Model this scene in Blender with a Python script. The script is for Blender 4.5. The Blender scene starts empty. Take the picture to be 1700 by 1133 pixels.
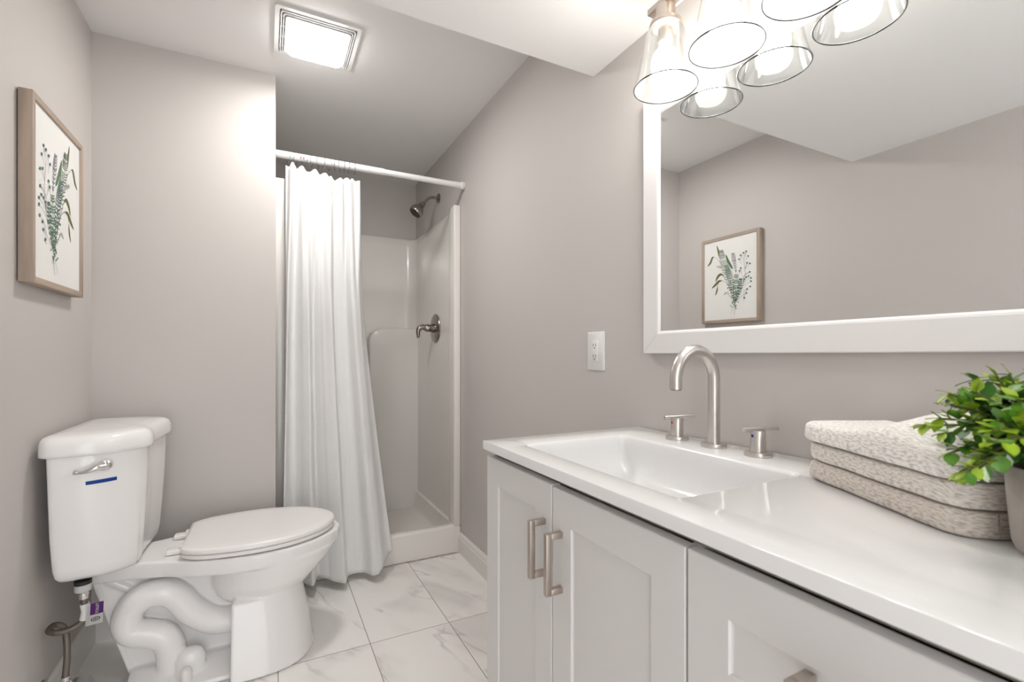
import bpy, bmesh, math, random
from mathutils import Vector, Matrix, noise

C = bpy.context.scene.collection
PI = math.pi
V = Vector

# ------------------------------------------------------------ camera, world, exposure
YAW = math.atan2(850 - 442.6, 791.0)
cam_d = bpy.data.cameras.new('camera')
cam_d.sensor_width = 36.0
cam_d.lens = 791.0 / 1700 * 36
cam_d.shift_y = (590.5 - 566.5) / 1700
cam_d.clip_start = 0.02
cam_d.dof.use_dof = True
cam_d.dof.focus_distance = 1.8
cam_d.dof.aperture_fstop = 6.5
cam = bpy.data.objects.new('camera', cam_d)
C.objects.link(cam)
cam.location = (0, 0, 1.08)
cam.rotation_euler = (PI / 2, 0, -YAW)
bpy.context.scene.camera = cam

world = bpy.data.worlds.new('World')
bpy.context.scene.world = world
world.use_nodes = True
world.node_tree.nodes['Background'].inputs[0].default_value = (0.97, 0.98, 1.0, 1)
world.node_tree.nodes['Background'].inputs[1].default_value = 2.7      # soft fill light, let in by an opening added behind the camera

vs = bpy.context.scene.view_settings
vs.view_transform = 'Standard'
vs.look = 'None'
vs.gamma = 1.0
vs.exposure = 0.33
vs.use_curve_mapping = False
BULB_E = 35.0
FAN_E = 66.0

# ------------------------------------------------------------ room measures
XL, XR = -0.585, 0.949          # left wall, right (vanity) wall
YT = 2.317                      # wall beside the toilet
YB = 3.34                       # back wall of the shower alcove
YN = -0.80                      # wall behind the camera
XA = 0.035                      # left side of the alcove
ZH, ZL = 2.30, 1.99             # high and low ceiling
YS = 1.26                       # edge of the low ceiling

# ------------------------------------------------------------ materials
def lin(c):
    return tuple(((x / 255) / 12.92 if x / 255 <= 0.04045 else (((x / 255) + 0.055) / 1.055) ** 2.4) for x in c)

def mat(name, rgb, rough=0.5, metal=0.0, bump=None, vary=None, emit=None, coat=0.0, spec=0.5, sub=0.0, aniso=0.0, trans=0.0):
    m = bpy.data.materials.new(name)
    m.use_nodes = True
    nt = m.node_tree
    b = nt.nodes['Principled BSDF']
    col = tuple(rgb) + (1,)
    b.inputs['Base Color'].default_value = col
    b.inputs['Roughness'].default_value = rough
    b.inputs['Metallic'].default_value = metal
    b.inputs['Specular IOR Level'].default_value = spec
    b.inputs['Coat Weight'].default_value = coat
    b.inputs['Coat Roughness'].default_value = 0.05
    b.inputs['Anisotropic'].default_value = aniso
    if emit:
        b.inputs['Emission Color'].default_value = tuple(emit[0]) + (1,)
        b.inputs['Emission Strength'].default_value = emit[1]
    tc = nt.nodes.new('ShaderNodeTexCoord')
    if vary:
        sc, amt = vary[0], vary[1]
        stretch = vary[2] if len(vary) > 2 else (1, 1, 1)
        mp = nt.nodes.new('ShaderNodeMapping'); mp.inputs['Scale'].default_value = stretch
        n = nt.nodes.new('ShaderNodeTexNoise'); n.inputs['Scale'].default_value = sc; n.inputs['Detail'].default_value = 5
        r = nt.nodes.new('ShaderNodeValToRGB')
        r.color_ramp.elements[0].position = 0.3; r.color_ramp.elements[1].position = 0.7
        r.color_ramp.elements[0].color = tuple(c * (1 - amt) for c in rgb) + (1,)
        r.color_ramp.elements[1].color = tuple(min(1, c * (1 + amt)) for c in rgb) + (1,)
        nt.links.new(tc.outputs['Object'], mp.inputs[0]); nt.links.new(mp.outputs[0], n.inputs['Vector'])
        nt.links.new(n.outputs['Fac'], r.inputs[0]); nt.links.new(r.outputs[0], b.inputs['Base Color'])
    if bump:
        sc, st = bump[0], bump[1]
        stretch = bump[2] if len(bump) > 2 else (1, 1, 1)
        mp = nt.nodes.new('ShaderNodeMapping'); mp.inputs['Scale'].default_value = stretch
        n = nt.nodes.new('ShaderNodeTexNoise'); n.inputs['Scale'].default_value = sc; n.inputs['Detail'].default_value = 4
        bp = nt.nodes.new('ShaderNodeBump'); bp.inputs['Strength'].default_value = st; bp.inputs['Distance'].default_value = 0.002
        nt.links.new(tc.outputs['Object'], mp.inputs[0]); nt.links.new(mp.outputs[0], n.inputs['Vector'])
        nt.links.new(n.outputs['Fac'], bp.inputs['Height']); nt.links.new(bp.outputs[0], b.inputs['Normal'])
    return m

M = {}
M['wall'] = mat('greige_paint', (0.575, 0.54, 0.515), 0.55, bump=(180, 0.06), spec=0.3)
M['ceil'] = mat('ceiling_paint', (0.85, 0.835, 0.82), 0.6, bump=(120, 0.05), spec=0.3)
M['trim'] = mat('white_trim_paint', (0.78, 0.76, 0.73), 0.35, bump=(60, 0.03))
M['cab'] = mat('cabinet_white_lacquer', (0.66, 0.645, 0.635), 0.35, bump=(70, 0.02))
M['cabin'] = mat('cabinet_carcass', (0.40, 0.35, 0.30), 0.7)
M['ctop'] = mat('cultured_marble_white', (0.81, 0.805, 0.80), 0.12, coat=0.3)
M['porc'] = mat('porcelain', (0.90, 0.885, 0.875), 0.16, coat=0.2)
M['seat'] = mat('seat_plastic', (0.87, 0.845, 0.835), 0.22)
M['fiber'] = mat('fibreglass_gelcoat', (0.84, 0.81, 0.765), 0.22, coat=0.25, vary=(1.5, 0.02))
M['nickel'] = mat('brushed_nickel', (0.66, 0.63, 0.60), 0.3, 1.0, bump=(260, 0.08, (1, 1, 0.05)))
M['nickelw'] = mat('warm_brushed_nickel', (0.50, 0.44, 0.39), 0.36, 1.0, bump=(240, 0.08, (1, 1, 0.08)))
M['dknickel'] = mat('dark_brushed_nickel', (0.33, 0.30, 0.275), 0.26, 1.0, bump=(200, 0.05))
M['chrome'] = mat('chrome', (0.75, 0.74, 0.73), 0.08, 1.0)
M['braid'] = mat('braided_steel', (0.20, 0.175, 0.155), 0.4, 0.8, bump=(500, 0.6))
M['mirror'] = mat('mirror_silver', (0.86, 0.87, 0.865), 0.0, 1.0)
M['mframe'] = mat('mirror_frame_white', (0.80, 0.785, 0.77), 0.3, bump=(60, 0.02))
M['plastic'] = mat('white_plastic', (0.82, 0.81, 0.80), 0.3)
M['greyplastic'] = mat('clear_grey_plastic', (0.55, 0.55, 0.55), 0.3)
M['rod'] = mat('white_enamel', (0.83, 0.82, 0.81), 0.25)
M['dark'] = mat('dark_gap', (0.05, 0.045, 0.04), 0.7)
M['black'] = mat('black_rubber', (0.015, 0.015, 0.015), 0.5)
M['tape'] = mat('blue_tape', (0.005, 0.10, 0.50), 0.45, bump=(300, 0.1))
M['red'] = mat('red_dot', (0.55, 0.05, 0.03), 0.4)
M['blue'] = mat('blue_dot', (0.01, 0.03, 0.35), 0.4)
M['paper'] = mat('paper', (0.80, 0.79, 0.76), 0.7, vary=(6, 0.02))
M['wood'] = mat('limed_oak', (0.40, 0.315, 0.25), 0.6, vary=(26, 0.28, (1, 1, 0.09)), bump=(120, 0.25, (1, 1, 0.06)))
M['woodh'] = mat('limed_oak_rail', (0.40, 0.315, 0.25), 0.6, vary=(26, 0.28, (1, 0.09, 1)), bump=(120, 0.25, (1, 0.06, 1)))
M['purple'] = mat('purple_print', (0.16, 0.03, 0.26), 0.5)
M['navy'] = mat('navy_print', (0.03, 0.03, 0.09), 0.5)
M['pot'] = mat('pot_cement', (0.42, 0.38, 0.345), 0.8, vary=(30, 0.14), bump=(60, 0.5))
M['soil'] = mat('dark_moss', (0.03, 0.03, 0.015), 0.9, bump=(80, 0.8))
M['caulk'] = mat('grey_caulk', (0.42, 0.36, 0.30), 0.7, vary=(60, 0.3))

# thin clear glass: transparent with fresnel reflection
def glass(name, tint, base=0.04, rough=0.02):
    m = bpy.data.materials.new(name); m.use_nodes = True
    nt = m.node_tree; nt.nodes.clear()
    o = nt.nodes.new('ShaderNodeOutputMaterial'); mx = nt.nodes.new('ShaderNodeMixShader')
    t = nt.nodes.new('ShaderNodeBsdfTransparent'); g = nt.nodes.new('ShaderNodeBsdfGlossy')
    t.inputs[0].default_value = tint + (1,); g.inputs['Roughness'].default_value = rough
    lw = nt.nodes.new('ShaderNodeLayerWeight'); lw.inputs['Blend'].default_value = 0.22
    mul = nt.nodes.new('ShaderNodeMath'); mul.operation = 'MULTIPLY_ADD'
    mul.inputs[1].default_value = 0.5; mul.inputs[2].default_value = base
    nt.links.new(lw.outputs['Fresnel'], mul.inputs[0]); nt.links.new(mul.outputs[0], mx.inputs[0])
    nt.links.new(t.outputs[0], mx.inputs[1]); nt.links.new(g.outputs[0], mx.inputs[2]); nt.links.new(mx.outputs[0], o.inputs[0])
    return m
M['glass'] = glass('clear_glass', (0.965, 0.97, 0.965), 0.02)
M['glassrim'] = glass('glass_edge', (0.05, 0.065, 0.06), 0.03, 0.3)
M['clear'] = glass('clear_plastic', (0.80, 0.81, 0.84), 0.15, 0.15)

def emis(name, rgb, s):
    m = bpy.data.materials.new(name); m.use_nodes = True
    nt = m.node_tree; nt.nodes.clear()
    o = nt.nodes.new('ShaderNodeOutputMaterial'); e = nt.nodes.new('ShaderNodeEmission')
    e.inputs[0].default_value = rgb + (1,); e.inputs[1].default_value = s
    nt.links.new(e.outputs[0], o.inputs[0]); return m
M['bulb'] = emis('lit_bulb', (1.0, 0.972, 0.935), BULB_E)
M['lensside'] = emis('lit_lens_edge', (1.0, 0.985, 0.965), 12.0)
M['lens'] = emis('lit_lens', (1.0, 0.985, 0.965), FAN_E)

def marble():
    m = bpy.data.materials.new('marble_look_tile'); m.use_nodes = True
    nt = m.node_tree; b = nt.nodes['Principled BSDF']; L = nt.links
    def N(t): return nt.nodes.new(t)
    def math_(op, a, c=None, d=None):
        n = N('ShaderNodeMath'); n.operation = op
        for i, x in enumerate((a, c, d)):
            if x is None: continue
            if isinstance(x, (int, float)): n.inputs[i].default_value = x
            else: L.new(x, n.inputs[i])
        return n.outputs[0]
    tc = N('ShaderNodeTexCoord'); sx = N('ShaderNodeSeparateXYZ'); L.new(tc.outputs['Object'], sx.inputs[0])
    tx = math_('DIVIDE', math_('SUBTRACT', sx.outputs[0], 0.345), 0.3105)
    ty = math_('DIVIDE', math_('SUBTRACT', sx.outputs[1], 1.829), 0.62)
    def edge(t, size):
        f = math_('SUBTRACT', t, math_('ROUND', t)); return math_('MULTIPLY', math_('ABSOLUTE', f), size)
    d = math_('MINIMUM', edge(tx, 0.3105), edge(ty, 0.62))
    gm = N('ShaderNodeMapRange'); L.new(d, gm.inputs[0]); gm.inputs[1].default_value = 0.0010; gm.inputs[2].default_value = 0.0020
    gm.inputs[3].default_value = 0; gm.inputs[4].default_value = 1
    idx = N('ShaderNodeCombineXYZ'); L.new(math_('FLOOR', tx), idx.inputs[0]); L.new(math_('FLOOR', ty), idx.inputs[1])
    wn = N('ShaderNodeTexWhiteNoise'); wn.noise_dimensions = '2D'; L.new(idx.outputs[0], wn.inputs['Vector'])
    off = N('ShaderNodeVectorMath'); off.operation = 'MULTIPLY_ADD'; L.new(wn.outputs['Color'], off.inputs[0])
    off.inputs[1].default_value = (7, 7, 7); L.new(tc.outputs['Object'], off.inputs[2])
    mp = N('ShaderNodeMapping'); mp.vector_type = 'TEXTURE'; mp.inputs['Rotation'].default_value = (0, 0, math.radians(28)); mp.inputs['Scale'].default_value = (1.0, 3.2, 1)
    L.new(off.outputs[0], mp.inputs[0])
    def vein(scale, det, w, dist):
        n = N('ShaderNodeTexNoise'); n.inputs['Scale'].default_value = scale; n.inputs['Detail'].default_value = det
        n.inputs['Distortion'].default_value = dist; n.inputs['Roughness'].default_value = 0.55
        L.new(mp.outputs[0], n.inputs['Vector'])
        a = math_('ABSOLUTE', math_('SUBTRACT', n.outputs['Fac'], 0.5))
        r = N('ShaderNodeMapRange'); r.interpolation_type = 'SMOOTHSTEP'; L.new(a, r.inputs[0])
        r.inputs[1].default_value = 0; r.inputs[2].default_value = w; r.inputs[3].default_value = 1; r.inputs[4].default_value = 0
        return r.outputs[0]
    msk = N('ShaderNodeTexNoise'); msk.inputs['Scale'].default_value = 4; L.new(off.outputs[0], msk.inputs['Vector'])
    mr = N('ShaderNodeMapRange'); L.new(msk.outputs['Fac'], mr.inputs[0]); mr.inputs[1].default_value = 0.42; mr.inputs[2].default_value = 0.62
    v1 = math_('MULTIPLY', vein(4.5, 4, 0.022, 0.35), mr.outputs[0])
    v2 = math_('MULTIPLY', vein(3.0, 3, 0.11, 0.2), 0.55)
    v2 = math_('MULTIPLY', v2, mr.outputs[0])
    vv = math_('MULTIPLY', math_('MINIMUM', math_('ADD', math_('MULTIPLY', v1, 0.75), v2), 1.0), 0.55)
    mx = N('ShaderNodeMix'); mx.data_type = 'RGBA'; L.new(vv, mx.inputs[0])
    mx.inputs[6].default_value = (0.90, 0.875, 0.845, 1); mx.inputs[7].default_value = (0.40, 0.375, 0.365, 1)
    m2 = N('ShaderNodeMix'); m2.data_type = 'RGBA'; L.new(gm.outputs[0], m2.inputs[0])
    m2.inputs[6].default_value = (0.36, 0.30, 0.255, 1); L.new(mx.outputs[2], m2.inputs[7])
    L.new(m2.outputs[2], b.inputs['Base Color']); b.inputs['Roughness'].default_value = 0.22
    bp = N('ShaderNodeBump'); bp.inputs['Distance'].default_value = 0.001; bp.inputs['Strength'].default_value = 0.5
    L.new(gm.outputs[0], bp.inputs['Height']); L.new(bp.outputs[0], b.inputs['Normal'])
    return m
M['floor'] = marble()

def cloth(name, rgb, su, sv, strength, dist, uv=True, vary=0.0, transl=0.0):
    """woven cloth: waffle / rib bump in the sheet's own coordinates"""
    m = bpy.data.materials.new(name); m.use_nodes = True
    nt = m.node_tree; b = nt.nodes['Principled BSDF']; L = nt.links
    b.inputs['Base Color'].default_value = rgb + (1,); b.inputs['Roughness'].default_value = 0.9
    b.inputs['Specular IOR Level'].default_value = 0.15
    b.inputs['Sheen Weight'].default_value = 0.25
    tc = nt.nodes.new('ShaderNodeTexCoord'); s = nt.nodes.new('ShaderNodeSeparateXYZ')
    n0 = nt.nodes.new('ShaderNodeTexNoise'); n0.inputs['Scale'].default_value = 9
    L.new(tc.outputs['Object'], n0.inputs['Vector'])
    L.new(tc.outputs['UV'], s.inputs[0])
    outs = []
    for k, sc in ((0, su), (1, sv)):
        a = nt.nodes.new('ShaderNodeMath'); a.operation = 'MULTIPLY_ADD'
        L.new(s.outputs[k], a.inputs[0]); a.inputs[1].default_value = sc
        w = nt.nodes.new('ShaderNodeMath'); w.operation = 'MULTIPLY'; L.new(n0.outputs['Fac'], w.inputs[0]); w.inputs[1].default_value = 3.0
        L.new(w.outputs[0], a.inputs[2])
        q = nt.nodes.new('ShaderNodeMath'); q.operation = 'SINE'; L.new(a.outputs[0], q.inputs[0]); outs.append(q.outputs[0])
    ad = nt.nodes.new('ShaderNodeMath'); ad.operation = 'ADD'; L.new(outs[0], ad.inputs[0]); L.new(outs[1], ad.inputs[1])
    fine = nt.nodes.new('ShaderNodeTexNoise'); fine.inputs['Scale'].default_value = 300; L.new(tc.outputs['Object'], fine.inputs['Vector'])
    a2 = nt.nodes.new('ShaderNodeMath'); a2.operation = 'ADD'; L.new(ad.outputs[0], a2.inputs[0]); L.new(fine.outputs['Fac'], a2.inputs[1])
    bp = nt.nodes.new('ShaderNodeBump'); bp.inputs['Strength'].default_value = strength; bp.inputs['Distance'].default_value = dist
    L.new(a2.outputs[0], bp.inputs['Height']); L.new(bp.outputs[0], b.inputs['Normal'])
    if vary:
        r = nt.nodes.new('ShaderNodeMapRange'); L.new(a2.outputs[0], r.inputs[0]); r.inputs[1].default_value = -1.2; r.inputs[2].default_value = 1.8
        mx = nt.nodes.new('ShaderNodeMix'); mx.data_type = 'RGBA'; L.new(r.outputs[0], mx.inputs[0])
        mx.inputs[6].default_value = tuple(c * (1 - vary) for c in rgb) + (1,); mx.inputs[7].default_value = tuple(min(1, c * (1 + vary * .4)) for c in rgb) + (1,)
        L.new(mx.outputs[2], b.inputs['Base Color'])
    if transl:
        t = nt.nodes.new('ShaderNodeBsdfTranslucent'); t.inputs[0].default_value = rgb + (1,)
        mx = nt.nodes.new('ShaderNodeMixShader'); mx.inputs[0].default_value = transl
        L.new(b.outputs[0], mx.inputs[1]); L.new(t.outputs[0], mx.inputs[2]); L.new(mx.outputs[0], nt.nodes['Material Output'].inputs[0])
    return m
M['curtain'] = cloth('waffle_curtain_cloth', (0.90, 0.89, 0.88), 1100, 1100, 0.35, 0.0008, transl=0.12)
def terry(name, rgb):
    """looped cotton: short dashes running along the towel"""
    m = mat(name, rgb, 0.95, spec=0.1); nt = m.node_tree; b = nt.nodes['Principled BSDF']; L = nt.links
    b.inputs['Sheen Weight'].default_value = 0.3
    tc = nt.nodes.new('ShaderNodeTexCoord'); mp = nt.nodes.new('ShaderNodeMapping'); mp.inputs['Scale'].default_value = (130, 480, 1)
    n = nt.nodes.new('ShaderNodeTexNoise'); n.inputs['Scale'].default_value = 1.0; n.inputs['Detail'].default_value = 2
    L.new(tc.outputs['UV'], mp.inputs[0]); L.new(mp.outputs[0], n.inputs['Vector'])
    r = nt.nodes.new('ShaderNodeValToRGB'); r.color_ramp.elements[0].position = 0.36; r.color_ramp.elements[1].position = 0.56
    r.color_ramp.elements[0].color = tuple(c * 0.66 for c in rgb) + (1,); r.color_ramp.elements[1].color = tuple(min(1, c * 1.06) for c in rgb) + (1,)
    L.new(n.outputs['Fac'], r.inputs[0]); L.new(r.outputs[0], b.inputs['Base Color'])
    bp = nt.nodes.new('ShaderNodeBump'); bp.inputs['Strength'].default_value = 0.55; bp.inputs['Distance'].default_value = 0.0012
    L.new(n.outputs['Fac'], bp.inputs['Height']); L.new(bp.outputs[0], b.inputs['Normal'])
    return m
M['towel_top'] = terry('towel_cream', (0.90, 0.86, 0.82))
M['towel_mid'] = terry('towel_oatmeal', (0.80, 0.745, 0.69))
M['towel_low'] = terry('towel_beige', (0.72, 0.65, 0.585))

def leafmat(name, a, c, rough=0.4):
    m = mat(name, a, rough, vary=(60, 0.35), bump=(60, 0.2))
    return m
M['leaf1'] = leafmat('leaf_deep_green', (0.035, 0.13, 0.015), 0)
M['leaf2'] = leafmat('leaf_mid_green', (0.10, 0.27, 0.02), 0)
M['leaf3'] = leafmat('leaf_lime', (0.33, 0.48, 0.03), 0)
M['leaf4'] = leafmat('leaf_pale', (0.55, 0.66, 0.42), 0)
M['stem'] = mat('stem_brown_green', (0.10, 0.12, 0.03), 0.6)
M['ink1'] = mat('ink_sage', (0.13, 0.16, 0.12), 0.8)
M['ink2'] = mat('ink_olive', (0.12, 0.13, 0.045), 0.8)
M['ink3'] = mat('ink_lilac', (0.20, 0.18, 0.24), 0.8)
M['ink4'] = mat('ink_teal', (0.07, 0.15, 0.13), 0.8)
M['ink5'] = mat('ink_light_stem', (0.30, 0.31, 0.27), 0.8)
M['ink6'] = mat('ink_green', (0.10, 0.19, 0.09), 0.8)

# ------------------------------------------------------------ helpers
def worigin(o):
    v = V((0, 0, 0))
    while o is not None:
        v += o.location; o = o.parent
    return v

def obj(name, bm, m, parent=None, loc=None, smooth=True, ang=40):
    """link bm (in world coordinates) as ONE mesh object"""
    base = worigin(parent) if parent else V((0, 0, 0))
    o_loc = V(loc) if loc is not None else V((0, 0, 0))
    shift = base + (o_loc if parent is None else V((0, 0, 0)))
    bmesh.ops.translate(bm, verts=bm.verts, vec=-shift)
    me = bpy.data.meshes.new(name)
    bm.to_mesh(me); bm.free()
    for x in (m if isinstance(m, (list, tuple)) else [m]): me.materials.append(M[x] if isinstance(x, str) else x)
    if smooth:
        for p in me.polygons: p.use_smooth = True
        try: me.set_sharp_from_angle(angle=math.radians(ang))
        except Exception: pass
    o = bpy.data.objects.new(name, me); C.objects.link(o)
    if parent: o.parent = parent
    else: o.location = o_loc
    return o

def tag(o, label, cat, group=None):
    o['label'] = label; o['category'] = cat
    if group: o['group'] = group
    return o

def thing(name, label, cat, loc, group=None):
    o = bpy.data.objects.new(name, None); C.objects.link(o)
    o.location = loc; o.empty_display_size = 0.05
    return tag(o, label, cat, group)

def struct(name, bm, m, smooth=False, parent=None):
    o = obj(name, bm, m, parent, smooth=smooth)
    if parent is None: o['kind'] = 'structure'
    return o

def NB(): return bmesh.new()

def box(bm, x0, x1, y0, y1, z0, z1, bev=0.0, seg=2, mi=0):
    r = bmesh.ops.create_cube(bm, size=1.0)
    vs_ = r['verts']
    for v in vs_:
        v.co = V(((x0 + x1) / 2 + v.co.x * (x1 - x0), (y0 + y1) / 2 + v.co.y * (y1 - y0), (z0 + z1) / 2 + v.co.z * (z1 - z0)))
    fs = set(f for v in vs_ for f in v.link_faces)
    if bev:
        es = list(set(e for v in vs_ for e in v.link_edges))
        rr = bmesh.ops.bevel(bm, geom=es, offset=bev, segments=seg, profile=0.5, affect='EDGES')
        fs = set(rr['faces']) | set(f for f in fs if f.is_valid)
    for f in fs:
        if f.is_valid: f.material_index = mi
    return bm

def loft(bm, rings, cap0=True, cap1=True, closed=True, mi=0):
    vr = [[bm.verts.new(p) for p in r] for r in rings]
    n = len(vr[0])
    for a, b in zip(vr[:-1], vr[1:]):
        for i in range(n if closed else n - 1):
            j = (i + 1) % n
            f = bm.faces.new((a[i], a[j], b[j], b[i])); f.material_index = mi
    if cap0: bm.faces.new(list(reversed(vr[0]))).material_index = mi
    if cap1: bm.faces.new(vr[-1]).material_index = mi
    return vr

def fixn(bm):
    bmesh.ops.recalc_face_normals(bm, faces=bm.faces); return bm

def tube(bm, pts, r, seg=16, mi=0, caps=True):
    pts = [V(p) for p in pts]
    rs = r if isinstance(r, (list, tuple)) else [r] * len(pts)
    rings = []; up = None
    for i, p in enumerate(pts):
        t = (pts[min(i + 1, len(pts) - 1)] - pts[max(i - 1, 0)]).normalized()
        if up is None:
            up = t.orthogonal().normalized()
        up = (up - t * up.dot(t))
        if up.length < 1e-6: up = t.orthogonal()
        up.normalize(); sd = t.cross(up)
        rings.append([p + (up * math.cos(2 * PI * k / seg) + sd * math.sin(2 * PI * k / seg)) * rs[i] for k in range(seg)])
    loft(bm, rings, caps, caps, mi=mi)
    return bm

def spline(ctrl, n=8):
    """Catmull-Rom through the control points"""
    P_ = [V(p) for p in ctrl]; P_ = [2 * P_[0] - P_[1]] + P_ + [2 * P_[-1] - P_[-2]]
    out = []
    for i in range(1, len(P_) - 2):
        a, b, c, d = P_[i - 1:i + 3]
        for k in range(n):
            t = k / n
            out.append(0.5 * ((2 * b) + (c - a) * t + (2 * a - 5 * b + 4 * c - d) * t * t + (3 * b - a - 3 * c + d) * t ** 3))
    out.append(P_[-2]); return out

def lathe(bm, prof, center, axis=V((0, 0, 1)), seg=32, mi=0, cap=(True, True)):
    """prof = [(radius, height along axis)]"""
    axis = V(axis).normalized(); u = axis.orthogonal().normalized(); w = axis.cross(u); c = V(center)
    rings = [[c + axis * h + (u * math.cos(2 * PI * k / seg) + w * math.sin(2 * PI * k / seg)) * max(r, 1e-5) for k in range(seg)] for r, h in prof]
    loft(bm, rings, cap[0], cap[1], mi=mi); return bm

def rrect(cx, cy, hx, hy, r, k=6):
    """rounded rectangle points, counter clockwise"""
    out = []
    for sx, sy, a0 in ((1, 1, 0), (-1, 1, PI / 2), (-1, -1, PI), (1, -1, 1.5 * PI)):
        for i in range(k + 1):
            a = a0 + PI / 2 * i / k
            out.append((cx + sx * (hx - r) + r * math.cos(a), cy + sy * (hy - r) + r * math.sin(a)))
    return out

def remeshed(bm, voxel, smooth_it=6, fac=0.5):
    me = bpy.data.meshes.new('tmp'); fixn(bm); bm.to_mesh(me); bm.free()
    o = bpy.data.objects.new('tmp', me); C.objects.link(o)
    r = o.modifiers.new('r', 'REMESH'); r.mode = 'VOXEL'; r.voxel_size = voxel
    s = o.modifiers.new('s', 'SMOOTH'); s.iterations = smooth_it; s.factor = fac
    dg = bpy.context.evaluated_depsgraph_get(); dg.update()
    me2 = bpy.data.meshes.new_from_object(o.evaluated_get(dg))
    b2 = bmesh.new(); b2.from_mesh(me2)
    bpy.data.objects.remove(o); bpy.data.meshes.remove(me); bpy.data.meshes.remove(me2)
    return b2

def text_bm(body, size, mtx):
    cu = bpy.data.curves.new('t', 'FONT'); cu.body = body; cu.size = size; cu.align_x = 'CENTER'; cu.align_y = 'CENTER'; cu.extrude = 0.00005
    o = bpy.data.objects.new('t', cu); C.objects.link(o)
    dg = bpy.context.evaluated_depsgraph_get(); dg.update()
    me = bpy.data.meshes.new_from_object(o.evaluated_get(dg))
    b = bmesh.new(); b.from_mesh(me); bpy.data.objects.remove(o); bpy.data.meshes.remove(me)
    b.transform(mtx); return b

# ------------------------------------------------------------ room shell
T = 0.10
struct('floor', box(NB(), XL - T, XR + T, YN - T, YB + T, -0.08, 0.0), 'floor')
struct('ceiling', box(NB(), XL - T, XR + T, YS - 0.02, YB + T, ZH, ZH + 0.1), 'ceil')
struct('ceiling_low', box(NB(), XL - T, XR + T, YN - T, YS, ZL, ZH + 0.1), 'ceil')
struct('wall_left', box(NB(), XL - T, XL, YN - T, YT + 0.02, -0.01, ZH + 0.05), 'wall')
struct('wall_right', box(NB(), XR, XR + T, YN - T, YB + T, -0.01, ZH + 0.05), 'wall')
struct('wall_far', box(NB(), XL - T, XA, YT, YB + T, -0.01, ZH + 0.05), 'wall')
struct('wall_shower', box(NB(), XA - 0.02, XR + T, YB, YB + T, -0.01, ZH + 0.05), 'wall')
bm = NB()
box(bm, XL - T, -0.50, YN - T, YN, -0.01, ZL + 0.02); box(bm, 0.50, XR + T, YN - T, YN, -0.01, ZL + 0.02)
box(bm, -0.50, 0.50, YN - T, YN, 1.93, ZL + 0.02)  # opening added in this unseen wall, widened to let world fill reach the alcove
struct('wall_near', bm, 'wall')
bm = NB()      # door casing round the unseen opening added for the fill light
box(bm, -0.57, -0.50, YN, YN + 0.018, 0, 1.95, 0.003); box(bm, 0.50, 0.57, YN, YN + 0.018, 0, 1.95, 0.003)
struct('trim_1', bm, 'trim')

def baseboard(name, p0, p1, nrm):
    """moulded profile swept from p0 to p1, standing off the wall by nrm"""
    prof = [(0, 0), (0.014, 0), (0.014, 0.078), (0.011, 0.084), (0.011, 0.094), (0.007, 0.100), (0.004, 0.106), (0, 0.108)]
    p0, p1, nrm = V(p0), V(p1), V(nrm)
    b = NB(); loft(b, [[p + nrm * d + V((0, 0, z)) for d, z in prof] for p in (p0, p1)])
    return struct(name, fixn(b), 'trim')
baseboard('baseboard_right', (XR, 1.055, 0), (XR, 2.4575, 0), (-1, 0, 0))
baseboard('baseboard_left', (XL, YN + 0.02, 0), (XL, YT, 0), (1, 0, 0))
baseboard('baseboard_far', (XL + 0.0145, YT, 0), (XA, YT, 0), (0, -1, 0))

# ------------------------------------------------------------ shower stall (one moulded unit)
sh = thing('shower_stall', 'off-white moulded fibreglass shower stall in the alcove behind the curtain', 'shower', (0.49, 2.46, 0.001))
YF = 2.458
x0, x1 = XA + 0.001, XR - 0.001
ti = 0.022                                   # inner wall offset
bm = NB()
def upath(ins, yb, r, yf=2.47, k=8):
    """U-shaped inner path: front left, back corners, front right"""
    a, b = x0 + ins, x1 - ins
    pts = [(a, yf)]
    for i in range(k + 1):
        t = PI - PI / 2 * i / k; pts.append((a + r + r * math.cos(t), yb - r + r * math.sin(t)))
    for i in range(k + 1):
        t = PI / 2 - PI / 2 * i / k; pts.append((b - r + r * math.cos(t), yb - r + r * math.sin(t)))
    pts.append((b, yf)); return pts
zs = [(0.03, 0.022, 3.27), (1.84, 0.018, 3.315), (1.885, 0.014, 3.32), (1.897, 0.006, 3.328)]
rings = [[V((x, y, z)) for x, y in upath(i_, yb_, 0.075)] for z, i_, yb_ in zs]
rings.append([V((x, y, 1.897)) for x, y in upath(0.0, 3.336, 0.02)])
rings.append([V((x, y, 0.02)) for x, y in upath(0.0, 3.336, 0.02)])
loft(bm, rings, False, False, closed=False)
fixn(bm)
obj('surround_wall', bm, 'fiber', sh, ang=50)
bm = NB()      # lower moulded step standing proud of the back wall, with a rounded shoulder
prof = [(0.60, 0.03)]
for i in range(9):
    t = PI - PI / 2 * i / 8; prof.append((0.60 + 0.085 + 0.085 * math.cos(t), 1.262 - 0.085 + 0.085 * math.sin(t)))
prof += [(0.940, 1.262), (0.940, 0.03)]
loft(bm, [[V((x, y, z)) for x, z in prof] for y in (3.325, 3.215)])
fixn(bm)
es = [e for e in bm.edges if all(abs(v.co.y - 3.215) < 1e-4 for v in e.verts)]
bmesh.ops.bevel(bm, geom=es, offset=0.012, segments=4, profile=0.5, affect='EDGES')
obj('moulded_ledge', bm, 'fiber', sh, ang=50)
bm = NB()      # lower soap shelf on the curtain side
box(bm, 0.075, 0.60, 3.215, 3.325, 0.03, 0.92, 0.02, 4)
obj('soap_shelf', bm, 'fiber', sh, ang=50)
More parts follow.
